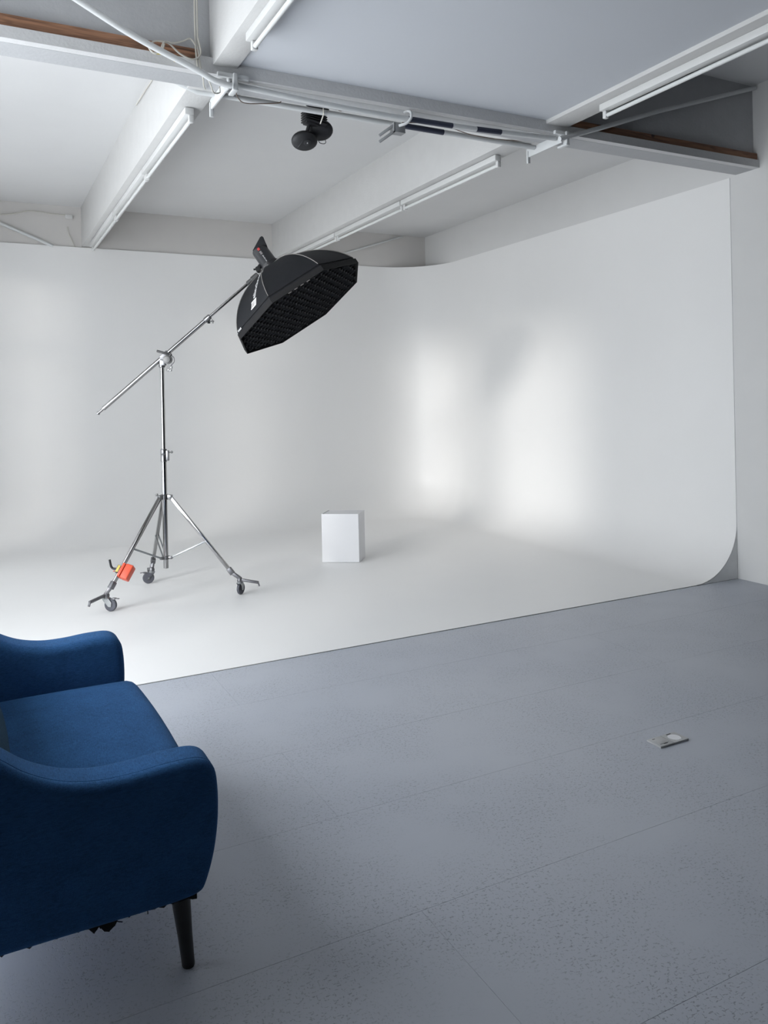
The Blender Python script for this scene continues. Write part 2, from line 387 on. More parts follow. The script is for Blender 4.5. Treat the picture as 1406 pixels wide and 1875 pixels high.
def bracket(x, label):
    t = thing('pipe_bracket', label, 'bracket', (x, 4.5, 3.44), 'brackets carrying the two pipes')
    obj('plate', b2(x - .006, x + .006, 4.36, 4.76, 3.375, 3.4395, bevel=.002), 'pipe', t)
    obj('flange', b2(x - .07, x + .11, 4.345, 4.37, 3.425, 3.45, bevel=.003), 'pipe', t)
    bm = B(); b2(x + .015, x + .04, 4.33, 4.37, 3.36, 3.45, bm, bevel=.004); b2(x + .012, x + .042, 4.33, 4.43, 3.352, 3.366, bm, bevel=.004)
    obj('front_hook', bm, 'pipe', t)
    obj('rear_tab', b2(x - .012, x + .012, 4.735, 4.752, 3.33, 3.42, bevel=.003), 'pipe', t)
bracket(1.31, 'white steel bracket holding the pipes at the left beam crossing')
bracket(3.70, 'white steel bracket holding the pipes at the right beam crossing')

t = thing('hook_clamp', 'grey two-pronged fork clamp hooked over the pipes beside the dark tape', 'clamp', (2.46, 4.42, 3.35))
obj('plate', b2(2.405, 2.485, 4.44, 4.448, 3.302, 3.36, bevel=.002), 'clampm', t)
bm = B(); b2(2.405, 2.485, 4.44, 4.50, 3.299, 3.305, bm); b2(2.405, 2.411, 4.44, 4.50, 3.299, 3.36, bm); obj('channel', bm, 'clampm', t)
for z in (3.345, 3.305):
    obj('prong', bar(B(), (2.41, 4.46, z), (2.325, 4.50, z - .065), .012, .018, bevel=.003), 'clampm', t)
obj('hook', tube(B(), crom([(2.43, 4.425, 3.335), (2.465, 4.39, 3.345), (2.49, 4.375, 3.375), (2.497, 4.385, 3.415), (2.488, 4.41, 3.432), (2.47, 4.43, 3.425)], 5), .009, 10), 'pipe', t)

# ------------------------------------------------------------------ small loudspeakers and finned block
def rot_to(d): return frame_of(d)
def speaker(c, facing, label, logo):
    t = thing('loudspeaker', label, 'speaker', c, 'round black loudspeakers')
    R = frame_of(facing).to_4x4()
    def egg(z0, z1, sq):
        bm = B(); bmesh.ops.create_uvsphere(bm, u_segments=28, v_segments=16, radius=1)
        bmesh.ops.scale(bm, vec=(.086, .070, .062), verts=bm.verts); return bm
    bm = egg(0, 0, 0)
    bmesh.ops.bisect_plane(bm, geom=bm.verts[:] + bm.edges[:] + bm.faces[:], plane_co=(0, 0, -.012), plane_no=(0, 0, 1), clear_inner=True)
    for v in bm.verts: v.co.z = -.012 + (v.co.z + .012) * .55
    bmesh.ops.transform(bm, matrix=Matrix.Translation(c) @ R, verts=bm.verts); obj('grille', bm, 'speaker', t)
    bm = egg(0, 0, 0); bmesh.ops.scale(bm, vec=(1.015, 1.02, 1.05), verts=bm.verts)
    bmesh.ops.bisect_plane(bm, geom=bm.verts[:] + bm.edges[:] + bm.faces[:], plane_co=(0, 0, -.014), plane_no=(0, 0, 1), clear_outer=True)
    bmesh.ops.transform(bm, matrix=Matrix.Translation(c) @ R, verts=bm.verts)
    sh = obj('shell', bm, 'speakerb', t)
    R3 = R.to_3x3()
    if logo:
        p = V(c) + R3 @ V((.012, .012, .026))
        obj('badge', lathe(B(), [(0, .024), (.005, .023), (.007, .018)], p, R3 @ V((.1, 0, 1))), 'speakerb', t)
        vv, ff = text_geo('R', .016); bm = B()
        vl = [bm.verts.new(p + R3 @ V((v.x - .005, v.y - .005, .0085))) for v in vv]
        for f in ff: bm.faces.new([vl[i] for i in f])
        obj('badge_print', bm, 'print_', t)
        obj('trim_band', tube(B(), [V(c) + R3 @ V((-.030 + .012 * math.sin(2 * a), .050 * a, .030 - .026 * a * a)) for a in [-1 + 2 * i / 12 for i in range(13)]], .0025, 8), 'speakerb', t)
    else:
        obj('screw_hole', lathe(B(), [(0, .006), (.003, .006)], V(c) + R3 @ V((.03, .03, .021)), R3 @ V((.2, .3, 1))), 'black', t)
        obj('cable_loop', tube(B(), crom([V(c) + R3 @ V(q) for q in ((-.01, -.058, .0), (.0, -.078, .01), (.03, -.082, .012), (.04, -.072, .008), (.035, -.058, 0))], 5), .0025, 8), 'black', t)
    return t
toward = V((-1.5, -4.5, -1.9)).normalized()
speaker((2.045, 4.80, 3.367), (-.25, -.75, -.62), 'round black loudspeaker hanging upper right of the pair, bare grille', False)
speaker((1.935, 4.80, 3.280), (-.10, -.62, -.78), 'round black loudspeaker hanging lower left of the pair, with badge', True)
t = thing('speaker_mount', 'black finned mounting block strapped to the lower pipe above the loudspeakers', 'bracket', (1.99, 4.77, 3.44))
obj('core', box(B(), (1.975, 4.775, 3.420), (.085, .07, .075), Matrix.Rotation(.15, 3, 'Y'), .004), 'black', t)
for k in range(5):
    obj('fin', box(B(), (1.990, 4.765, 3.394 + k * .015), (.15, .095, .006), Matrix.Rotation(.12, 3, 'Y'), .0015), 'black', t)
bm = tube(B(), [(1.965, 4.78, 3.40), (1.945, 4.79, 3.33), (1.945, 4.80, 3.30)], .012, 10); tube(bm, [(1.99, 4.78, 3.41), (2.03, 4.80, 3.38)], .012, 10)
obj('swivel_arm', bm, 'black', t)
obj('top_bar', box(B(), (1.985, 4.69, 3.472), (.15, .03, .014), Matrix.Rotation(.12, 3, 'Y'), .004), 'black', t)
obj('strap', tube(B(), [(2.0, 4.636, 3.46), (2.003, 4.632, 3.42), (2.006, 4.70, 3.375)], .004, 8), 'cable', t)
def cable(label, strands, r=.004, m='cable', loc=None, ends=None):
    t = thing('cable', label, 'cable', strands[0][0])
    for s in strands: obj('strand', tube(B(), crom(s, 6), r, 8), m, t)
    if ends:
        for p, q, em in ends: obj('wire_end', tube(B(), [p, q], r * .8, 8), em, t)
    return t
cable('loose brown and red wires curling over the pipe beside the finned block',
      [[(1.87, 4.642, 3.480), (1.98, 4.636, 3.470), (2.08, 4.636, 3.462), (2.12, 4.634, 3.452), (2.145, 4.634, 3.468), (2.16, 4.634, 3.478)], [(2.02, 4.636, 3.472), (2.09, 4.634, 3.455), (2.125, 4.634, 3.474), (2.10, 4.634, 3.486)]], .0028, 'wire', ends=[((2.10, 4.634, 3.486), (2.125, 4.634, 3.480), 'redwire')])
cable('thin brown wire sagging below the left part of the upper pipe', [[(1.37, 4.45, 3.40), (1.43, 4.58, 3.405), (1.5, 4.64, 3.408), (1.68, 4.64, 3.436), (1.72, 4.64, 3.452)]], .003, 'wire')
cable('dark thin wire sagging between the two pipes right of the fork clamp', [[(2.55, 4.60, 3.428), (2.85, 4.61, 3.46), (3.1, 4.62, 3.43), (3.35, 4.63, 3.432), (3.62, 4.63, 3.45)]], .003, 'wire')
cable('pair of cream cables dropping straight down beside the left beam', [[(1.120, 4.36, 3.95), (1.120, 4.36, 3.7), (1.122, 4.36, 3.55), (1.13, 4.355, 3.45)], [(1.134, 4.36, 3.95), (1.133, 4.36, 3.7), (1.135, 4.36, 3.55), (1.15, 4.355, 3.43)]], .005)
cable('cream cable coiled in loops against the timber board with yellow wire ends',
      [[(1.13, 4.35, 3.62), (1.145, 4.345, 3.53), (1.10, 4.34, 3.487), (1.03, 4.34, 3.505), (.97, 4.35, 3.555), (.90, 4.34, 3.55), (.863, 4.335, 3.51), (.89, 4.33, 3.478), (.93, 4.33, 3.50), (.945, 4.335, 3.54)],
       [(1.12, 4.35, 3.57), (1.09, 4.345, 3.60), (1.05, 4.345, 3.58), (1.0, 4.345, 3.56), (.95, 4.34, 3.555), (.93, 4.335, 3.51), (.955, 4.33, 3.475), (.985, 4.33, 3.463)]], .0048,
      ends=[((.985, 4.33, 3.463), (1.0, 4.33, 3.452), 'yellow'), ((.90, 4.33, 3.478), (.93, 4.33, 3.480), 'yellow')])
cable('cream cables hanging in a loop under the left beam crossing', [[(1.15, 4.355, 3.43), (1.16, 4.36, 3.40), (1.20, 4.50, 3.415), (1.23, 4.58, 3.43)], [(1.17, 4.355, 3.44), (1.21, 4.38, 3.37), (1.23, 4.40, 3.345), (1.27, 4.42, 3.36), (1.275, 4.44, 3.40)]], .004)
t = cable('thin grey cable run along the far left back wall to a small junction box', [[(-.2, 9.805, 3.73), (.289, 9.805, 3.743), (.455, 9.805, 3.771), (.557, 9.805, 3.804), (.682, 9.805, 3.81), (.825, 9.805, 3.797), (.98, 9.805, 3.795)], [(.992, 9.80, 3.661), (1.008, 9.80, 3.567), (1.07, 9.80, 3.43)]], .005)
obj('junction_box', b2(.97, 1.045, 9.79, 9.819, 3.755, 3.80, bevel=.004), 'fixture', t)
cable('thin cables running along the top of the left beam side near the crossing', [[(1.132, 4.62, 3.74), (1.132, 5.0, 3.80), (1.132, 5.6, 3.84), (1.132, 6.2, 3.87)], [(1.132, 4.62, 3.70), (1.132, 4.95, 3.77), (1.132, 5.4, 3.82)]], .004)

# ------------------------------------------------------------------ boom stand
ZF = .004
cen = V((1.385, 6.681, 0)); rt = V((cos(yaw), -sin(yaw), 0)); fw = V((sin(yaw), cos(yaw), 0)); UP = V((0, 0, 1))
st = thing('boom_stand', 'chrome wheeled boom light stand with three braced legs', 'light stand', cen + UP * ZF)
def cz(z): return cen + UP * z
obj('lower_column', tube(B(), [cz(.233), cz(1.15)], .0205, 20), 'chrome', st)
obj('upper_column', tube(B(), [cz(1.15), cz(1.93)], .0165, 20), 'chrome', st)
bm = lathe(B(), [(0, .0225), (.002, .0255), (.055, .0255), (.058, .0235), (.062, .0255), (.10, .0255), (.105, .022)], cz(1.115), UP)
box(bm, cz(1.165) + rt * .032, (.022, .03, .085), frame_of(UP, fw), .003)
cl = obj('column_collar', bm, 'steel', st)
bm = tube(B(), [cz(1.19) + rt * .04, cz(1.193) + rt * .075], [.005, .007], 10); bar(bm, cz(1.193) + rt * .066 - UP * .012, cz(1.193) + rt * .066 + UP * .012, .008, .008, fw, .002)
obj('knob', bm, 'dark_alu', cl)
hub = lathe(B(), [(0, .026), (.004, .034), (.04, .034), (.045, .026)], cz(.80), UP)
low = lathe(B(), [(0, .024), (.003, .03), (.028, .03), (.03, .024)], cz(.305), UP)
PH = [radians(210), radians(-30), radians(90)]
dirs = [V((cos(a), sin(a), 0)) for a in PH]
wheel_pos = [V((.905, 6.415, 0)), V((1.931, 6.396, 0)), V((1.342, 7.223, 0))]
roll_dir = [rt * .98 - fw * .2, fw * .93 + rt * .35, rt * .95 + fw * .3]       # wheel travel directions
stem_off = [-rt * .032, -fw * .028 + rt * .0, rt * .032]
for k, d in enumerate(dirs):
    side = UP.cross(d)
    bar(hub, cz(.826) + d * .025, cz(.820) + d * .062, .036, .036, UP, .003)
    bar(low, cz(.32) + d * .022, cz(.32) + d * .055, .03, .022, UP, .003)
    top = cz(.815) + d * .055; endp = cz(.19) + d * .55
    lg = obj('leg', bar(B(), top, endp, .027, .027, UP, .003), 'chrome', st)
    mid = top.lerp(endp, .58)
    br = B()
    if k == 2:
        for s in (-1, 1): bar(br, cz(.322) + d * .05 + side * .014 * s, mid + side * .014 * s, .006, .012, side, .001)
    else: bar(br, cz(.322) + d * .05, mid, .018, .014, UP, .002)
    lathe(br, [(0, .006), (.036, .006)], mid - side * .018, side, 10)
    obj('brace', br, 'zinc', st)
    stem = wheel_pos[k] + stem_off[k]
    # cast foot: socket on the leg end, knee down to the caster, levelling arm outwards
    ft = B(); ld = (endp - top).normalized()
    bar(ft, endp - ld * .045, endp + ld * .012, .038, .038, UP, .004)
    knee = endp + ld * .035
    bar(ft, endp, stem + UP * .135 + d * .01, .03, .028, UP, .006)
    lathe(ft, [(0, .022), (.012, .024), (.03, .018), (.034, .014)], stem + UP * .115, UP, 16)
    tip = stem + UP * .118 + d * .155 - UP * .012
    bar(ft, stem + UP * .132, tip, .028, .02, UP, .005)
    bar(ft, tip + d * -.004, tip - UP * .03 + d * .006, .02, .009, d, .002)
    fo = obj('foot', ft, 'alu', st)
    # caster
    rd = roll_dir[k].normalized(); ax = UP.cross(rd); wc = wheel_pos[k] + UP * (.05 + ZF)
    fk = B(); lathe(fk, [(0, .026), (.006, .028), (.014, .022)], stem + UP * .1, UP, 18)
    for s in (-1, 1):
        o_ = ax * .0175 * s
        poly = [wc + o_ + rd * .011 - UP * .013, wc + o_ - rd * .011 - UP * .013, wc + o_ + (stem - wheel_pos[k]) * 1.4 + UP * .03, stem + o_ - rd * .026 + UP * .106, stem + o_ + rd * .026 + UP * .106, wc + o_ + rd * .016 + UP * .02]
        prism(fk, poly, ax * .002 * s)
    lathe(fk, [(0, .006), (.044, .006)], wc - ax * .022, ax, 10)
    cs = obj('caster', fk, 'zinc', st)
    obj('wheel', lathe(B(), [(-.012, .035), (-.0125, .044), (-.008, .049), (0, .05), (.008, .049), (.0125, .044), (.012, .035), (.006, .033)], wc, ax, 32), 'rubber', cs)
    obj('wheel_disc', lathe(B(), [(-.0135, .030), (-.0135, .034), (.0135, .034), (.0135, .030)], wc, ax, 28), 'rubber2', cs)
    if k != 1:
        b_ = B(); q = wc + rd * .028 + UP * .047
        box(b_, q, (.03, .03, .012), Matrix((rd, ax, UP)).transposed(), .003); bar(b_, q + UP * .004, q + rd * .042 + UP * .0, .022, .004, UP, .001)
        if k == 2: bmesh.ops.transform(b_, matrix=Matrix.Translation(wc) @ Matrix.Rotation(pi, 4, 'Z') @ Matrix.Translation(-wc), verts=b_.verts)
        obj('brake_lever', b_, 'alu', cs)
hb = obj('hub', hub, 'steel', st)
obj('knob', bar(B(), cz(.835) - rt * .055 - fw * .02, cz(.85) - rt * .062 - fw * .02, .008, .022, rt, .002), 'dark_alu', hb)
obj('lower_collar', low, 'steel', st)
# boom arm
b0, b1 = V((.905, 6.930, 1.523)), V((2.129, 6.298, 2.670))
bd = (b1 - b0).normalized()
def bt(u): return b0.lerp(b1, u)
arm = obj('boom_arm', tube(B(), [bt(.035), bt(.685)], .0180, 20), 'chrome', st)
obj('inner_tube', tube(B(), [bt(.66), bt(.93)], .0125, 18), 'chrome', arm)
bm = tube(B(), [bt(.004), bt(.045)], .0095, 14); lathe(bm, [(0, .014), (.012, .014)], bt(0), bd, 16)
obj('end_spigot', bm, 'steel', arm)
bm = lathe(B(), [(0, .0195), (.004, .0225), (.055, .0225), (.06, .018)], bt(.655), bd, 18)
box(bm, bt(.67) + V((.012, 0, -.02)), (.02, .02, .04), None, .003); jc = obj('arm_collar', bm, 'steel', arm)
bm = tube(B(), [bt(.67) + rt * .02 - UP * .02, bt(.67) + rt * .055 - UP * .022], [.005, .006], 10); bar(bm, bt(.67) + rt * .04 - UP * .006, bt(.67) + rt * .047 - UP * .04, .008, .006, fw, .002); obj('knob', bm, 'dark_alu', jc)
# pivot head
pv = cz(1.93)
bm = lathe(B(), [(0, .021), (.004, .026), (.035, .026), (.038, .021), (.055, .021)], cz(1.895), UP, 20)
box(bm, cz(1.935) + rt * .012 - fw * .01, (.05, .035, .05), frame_of(UP, fw), .005)
pc = obj('pivot_clamp', bm, 'steel', st)
pb = min((bt(u / 200) for u in range(201)), key=lambda p: (p - cz(2.02)).length)
bm = bar(B(), pb - bd * .042, pb + bd * .042, .046, .046, UP, .008); obj('boom_sleeve', bm, 'alu', pc)
dc = pb - UP * .035 + rt * .03 - fw * .028
obj('lock_disc', lathe(B(), [(-.022, .03), (-.02, .036), (.012, .036), (.014, .028), (.02, .026), (.022, .012)], dc, -fw, 26), 'dark_alu', pc)
bm = bar(B(), pb + rt * -.052 + UP * .038 - fw * .05, pb + rt * .055 + UP * .004 - fw * .05, .02, .013, fw, .005); lathe(bm, [(0, .013), (.04, .013)], pb + rt * .052 + UP * .005 - fw * .055, fw, 14)
obj('lock_lever', bm, 'black', pc)
obj('guide_bow', tube(B(), crom([pb + rt * .055 + UP * .002 - fw * .02, pb + rt * .078 - UP * .02 - fw * .02, pb + rt * .078 - UP * .055 - fw * .02, pb + rt * .05 - UP * .085 - fw * .02], 6), .0055, 10), 'steel', pc)
pp = pb - fw * .02
poly = [pp + rt * .02 - UP * .075, pp + rt * .068 - UP * .085, pp + rt * .062 - UP * .132, pp + rt * .03 - UP * .137, pp + rt * .012 - UP * .125]
obj('side_plate', prism(B(), poly, fw * .006), 'dark_alu', pc)
for q in (pp + rt * .056 - UP * .1, pp + rt * .05 - UP * .124, pp + rt * .035 - UP * .12): obj('bolt', lathe(B(), [(0, .006), (.012, .005)], q + fw * .002, -fw, 10), 'zinc', pc)
obj('thumb_screw', bar(B(), cz(1.93) - rt * .02, cz(1.935) - rt * .06, .008, .008, UP, .002), 'zinc', pc)

# ------------------------------------------------------------------ orange counterweight clamped on the left leg
lt, le = cz(.815) + dirs[0] * .055, cz(.19) + dirs[0] * .55
ldir = (lt - le).normalized(); lp = le + ldir * .145
sidev = (rt - ldir * rt.dot(ldir)).normalized(); nrm = ldir.cross(sidev)
Rw = Matrix((sidev, nrm, ldir)).transposed()
cw = thing('counterweight', 'orange red counterweight block clamped to the front left stand leg', 'weight', lp)
wc = lp + sidev * .052
bm = box(B(), wc + sidev * .012, (.062, .07, .118), Rw, .008, 3); obj('body', bm, 'orange', cw)
obj('jaw', box(B(), lp + sidev * .018, (.022, .075, .11), Rw, .004), 'orange', cw)
bm = box(B(), lp - sidev * .022, (.014, .05, .062), Rw, .003); box(bm, lp + sidev * -.004 - nrm * .0, (.03, .05, .05), Rw, .003)
obj('clamp', bm, 'dark_alu', cw)
fsg = -1 if nrm.dot(fw) > 0 else 1
obj('sticker', box(B(), lp - sidev * .012 + nrm * fsg * .027, (.02, .003, .055), Rw, .001), 'yellowl', cw, label='yellow sticker')
hp = lp - sidev * .03
bm = tube(B(), [hp, hp - rt * .03 + UP * .004], [.010, .009], 12); tube(bm, crom([hp - rt * .03 + UP * .004, hp - rt * .045 + UP * .02, hp - rt * .052 + UP * .05, hp - rt * .056 + UP * .075], 4), .0085, 10)
obj('clamp_lever', bm, 'black', cw)
obj('lever_button', lathe(B(), [(0, .009), (.006, .008)], hp - rt * .022 - UP * .012, -UP, 10), 'orange', cw)

# ------------------------------------------------------------------ softbox and flash head
sc = V((2.362, 6.040, 2.365)); na = V((-.441, .372, .817)).normalized()       # axis from the grid to the flash head
sa = na.cross(UP).normalized(); sb = na.cross(sa); GA, RS, LS = 2.309, .599, .40
def rim(k, r=RS, h=0.): 
    a = GA + k * pi / 4; return sc + (sa * cos(a) + sb * sin(a)) * r + na * h
def ribpt(k, s):                                     # s 0 rim .. 1 apex
    t = s * pi / 2
    re = cos(t) ** .95; he = sin(t)
    r = .085 + (RS - .085) * (.62 * re + .38 * (1 - s)); h = LS * (.62 * he + .38 * s)
    return r, h
def rib(k, s, off=0.):
    r, h = ribpt(k, s); return rim(k, r + off, h + off * .6)
sx = thing('softbox', 'large black octagonal softbox with honeycomb grid tilted downwards on the boom', 'softbox', sc)
for k in range(8):
    bm = B(); NS, NF = 12, 6; g = []
    for i in range(NS + 1):
        s = i / NS; row = []
        for j in range(NF + 1):
            f = j / NF; p = rib(k, s).lerp(rib(k + 1, s), f)
            dip = .03 * sin(pi * min(1, s * 1.0)) * 4 * f * (1 - f) * .5
            ctr = sc + na * ribpt(k, s)[1]
            p = p + (ctr - p).normalized() * dip * .6
            row.append(bm.verts.new(p))
        g.append(row)
    for i in range(NS):
        for j in range(NF): bm.faces.new((g[i][j], g[i][j + 1], g[i + 1][j + 1], g[i + 1][j]))
    bmesh.ops.solidify(bm, geom=bm.faces[:], thickness=.003)
    bmesh.ops.recalc_face_normals(bm, faces=bm.faces)
    obj('fabric_panel', bm, 'boxfab', sx)
    obj('seam', tube(B(), [rib(k, i / 14, .0025) for i in range(1, 15)], .0032, 8), 'seam', sx)
    # rim band with a lip that hangs forward of the grid
    bm = B()
    q = [rim(k, RS + .004, .012), rim(k + 1, RS + .004, .012), rim(k + 1, RS + .003, -.030), rim(k, RS + .003, -.030)]
    qi = [rim(k, RS - .004, .012), rim(k + 1, RS - .004, .012), rim(k + 1, RS - .004, -.030), rim(k, RS - .004, -.030)]
    a = [bm.verts.new(p) for p in q]; b = [bm.verts.new(p) for p in qi]
    bm.faces.new(a); bm.faces.new(b[::-1])
    for i in range(4): bm.faces.new((a[i], b[i], b[(i + 1) % 4], a[(i + 1) % 4]))
    bmesh.ops.recalc_face_normals(bm, faces=bm.faces)
    obj('rim_band', bm, 'band', sx)
    if k in (1, 2):
        bm = B()
        for f in (.30, .42, .54, .66): 
            p = rim(k, RS - .006, -.031).lerp(rim(k + 1, RS - .006, -.031), f if k == 1 else f * .2); p2 = rim(k, RS - .006, -.031).lerp(rim(k + 1, RS - .006, -.031), (f + .06) if k == 1 else f * .2 + .02)
            if k == 1: bar(bm, p, p2, .004, .01, na, .001)
        if k == 1: obj('hook_tape', bm, 'seam', sx)
# honeycomb grid: thin fabric walls on hexagon edges
bm = B(); pitch = .064; hr = pitch / math.sqrt(3); ap = RS * cos(pi / 8) - .012
def inside(x, y):
    return all(x * cos(GA + (k + .5) * pi / 4) + y * sin(GA + (k + .5) * pi / 4) <= ap for k in range(8))
seen = set()
for i in range(-14, 15):
    for j in range(-14, 15):
        cx, cy = pitch * (i + j * .5), pitch * j * math.sqrt(3) / 2
        vt = [(cx + hr * cos(pi / 6 + pi / 3 * q), cy + hr * sin(pi / 6 + pi / 3 * q)) for q in range(6)]
        for q in range(6):
            a, b = vt[q], vt[(q + 1) % 6]
            key = (round((a[0] + b[0]) * 500), round((a[1] + b[1]) * 500))
            if key in seen or not (inside(*a) and inside(*b)): continue
            seen.add(key)
            pa, pb_ = sc + sa * a[0] + sb * a[1], sc + sa * b[0] + sb * b[1]
            d = (pb_ - pa).normalized(); nn = na.cross(d) * .0009
            vv = [bm.verts.new(x) for x in (pa - nn - na * .024, pb_ - nn - na * .024, pb_ - nn + na * .012, pa - nn + na * .012, pa + nn - na * .024, pb_ + nn - na * .024, pb_ + nn + na * .012, pa + nn + na * .012)]
            for f in ((0, 1, 2, 3), (5, 4, 7, 6), (1, 0, 4, 5), (3, 2, 6, 7)): bm.faces.new([vv[z] for z in f])
gr = obj('honeycomb_grid', bm, 'grid', sx); gr['kind'] = 'stuff'
obj('inner_baffle', prism(B(), [rim(k, RS - .008, .03) for k in range(8)], na * .004), 'inside', sx)
obj('speed_ring', lathe(B(), [(0, .09), (.02, .094), (.035, .092), (.04, .07)], sc + na * (LS - .012), na, 32), 'black', sx)
# printed lettering on the panel between corners 0 and 1
def panel_pt(s, f, off=.004):
    p = rib(0, s).lerp(rib(1, s), f); ctr = sc + na * ribpt(0, s)[1]
    dip = .03 * sin(pi * s) * 4 * f * (1 - f) * .5
    o = (p - ctr).normalized()
    return p - o * dip * .6 + (o + na * .6).normalized() * off
def arc_tab():
    L, tab, pr = 0, [(0, 0)], panel_pt(0, .5)
    for i in range(1, 101):
        q = panel_pt(i / 100, .5); L += (q - pr).length; pr = q; tab.append((L, i / 100))
    return tab
TAB = arc_tab()
def s_of(L):
    for (a, sa_), (b, sb_) in zip(TAB, TAB[1:]):
        if a <= L <= b: return sa_ + (sb_ - sa_) * (L - a) / (b - a)
    return 1
def put(bm, vv, ff, L0, w0):
    out = []
    for v in vv:
        s = s_of(L0 + v.x); wdt = (rib(0, s) - rib(1, s)).length
        out.append(bm.verts.new(panel_pt(s, .53 + 1.1 * max(0, L0 + v.x - .10) - (v.y + w0) / wdt)))
    for f in ff:
        try: bm.faces.new([out[i] for i in f])
        except ValueError: pass
def quad(x0, y0, x1, y1): return [V((x0, y0, 0)), V((x1, y0, 0)), V((x1, y1, 0)), V((x0, y1, 0))], [(0, 1, 2, 3)]
bm = B()
vv, ff = text_geo('elinchrom', .066); put(bm, vv, ff, .150, -.037)
vv, ff = text_geo('ROTALUX', .02); put(bm, vv, ff, .36, -.075)
for i in range(4): put(bm, *quad(0, i * .0185, .062, i * .0185 + .011), .078, -.054)
put(bm, *quad(0, 0, .010, .07), .078, -.054); put(bm, *quad(.052, 0, .062, .07), .078, -.054)
obj('lettering', bm, 'print_', sx, label='white printed lettering and emblem')
bm = B()
for i, (a, b) in enumerate(((0, .016), (.020, .030))):
    for j in range(3):
        f0 = .03 + j * .036
        q = [panel_pt(.035 + a, f0, .006), panel_pt(.035 + b, f0, .006), panel_pt(.035 + b, f0 + (.028 if i == 0 else .02), .006), panel_pt(.035 + a, f0 + (.028 if i == 0 else .02), .006)]
        bm.faces.new([bm.verts.new(p) for p in q])
obj('corner_tag', bm, 'print_', sx, label='small white printed tag')

hd = thing('flash_head', 'black cylindrical studio flash head behind the softbox with red and white print', 'flash', sc + na * LS)
h0 = sc + na * (LS + .022)
obj('casing', lathe(B(), [(0, .066), (.004, .070), (.03, .071), (.034, .069), (.15, .0665), (.168, .063), (.176, .052)], h0, na, 36), 'headm', hd)
obj('lock_ring', lathe(B(), [(0, .072), (.003, .075), (.018, .075), (.02, .072)], h0, na, 36), 'black', hd)
# carrying handle fin rising from the back edge (to the right, away from the bracket)
hx = rt - na * rt.dot(na); hx.normalize(); hy = na.cross(hx)
poly = [h0 + hx * .060 + na * .150, h0 - hx * .050 + na * .160, h0 - hx * .054 + na * .178, h0 + hx * .01 + na * .213, h0 + hx * .07 + na * .245, h0 + hx * .084 + na * .242, h0 + hx * .088 + na * .23, h0 + hx * .078 + na * .19, h0 + hx * .074 + na * .165, h0 + hx * .066 + na * .13]
bm = prism(B(), [p - hy * .034 for p in poly], hy * .068); bmesh.ops.bevel(bm, geom=bm.edges[:], offset=.006, segments=2, affect='EDGES'); obj('handle', bm, 'headm', hd)
cv = (-fw - na * (-fw).dot(na)).normalized(); ct = na.cross(cv)
def cas(h, ang, r=.0705): return h0 + na * h + (cv * cos(ang) + ct * sin(ang)) * (r - .016 * max(0, h - .03) * .3 / .12 + .0012)
sg = 1 if ct.dot(rt) > 0 else -1
def casquad(bm, h_a, h_b, a0, a1):
    n = 4
    for i in range(n):
        u0, u1 = a0 + (a1 - a0) * i / n, a0 + (a1 - a0) * (i + 1) / n
        bm.faces.new([bm.verts.new(p) for p in (cas(h_a, u0), cas(h_b, u0), cas(h_b, u1), cas(h_a, u1))])
bm = B(); casquad(bm, .137, .160, -.15, .15); obj('red_emblem', bm, 'redp', hd, label='red square emblem')
bm = B()
for h in (.098, .108, .118): casquad(bm, h, h + .007, -.14, .12)
obj('model_mark', bm, 'greyp', hd, label='grey printed mark')
vv, ff = text_geo('elinchrom', .016); bm = B()
L = max(v.x for v in vv)
ol = [bm.verts.new(cas(.088 - v.x, (v.y - .006) / .0705, .0706)) for v in vv]
for f in ff: bm.faces.new([ol[i] for i in f])
obj('lettering', bm, 'print_', hd, label='white printed lettering')
# tilt bracket down to the boom socket
m0 = h0 + na * .018 - hx * .074
bm = bar(B(), m0 + hx * .01 + na * .03, m0 - hx * .03 + na * .012, .05, .03, na, .006); lathe(bm, [(-.03, .02), (.03, .02)], m0 - hx * .028 + na * .012, hy, 18)
bar(bm, m0 - hx * .028 + na * .012, b1 + bd * .005, .026, .022, UP, .005)
br_ = obj('tilt_bracket', bm, 'black', hd)
obj('tilt_knob', tube(B(), [m0 - hx * .028 + na * .02, m0 - hx * .058 + na * .035], [.006, .008], 10), 'black', br_)
# grey casting at the boom tip (part of the stand)
bm = lathe(B(), [(0, .015), (.004, .021), (.05, .021), (.056, .026), (.115, .026), (.12, .020)], bt(.915), bd, 20); obj('tip_socket', bm, 'dark_alu', arm)
s1 = bt(.965) - UP * .034 + rt * .012
bm = B(); u1 = frame_of(bd).col[1]; 
for o_ in (-.016, .016): bar(bm, s1 - bd * .05 + u1 * o_, s1 + bd * .045 + u1 * o_, .022, .006, UP, .001)
for o_ in (-.05, .045): bar(bm, s1 + bd * o_ - u1 * .018, s1 + bd * o_ + u1 * .018, .022, .006, bd, .001)
bar(bm, s1 - bd * .07 - u1 * .02, s1 - bd * .03 - u1 * .02, .012, .012, UP, .002)
obj('tip_frame', bm, 'steel', arm)

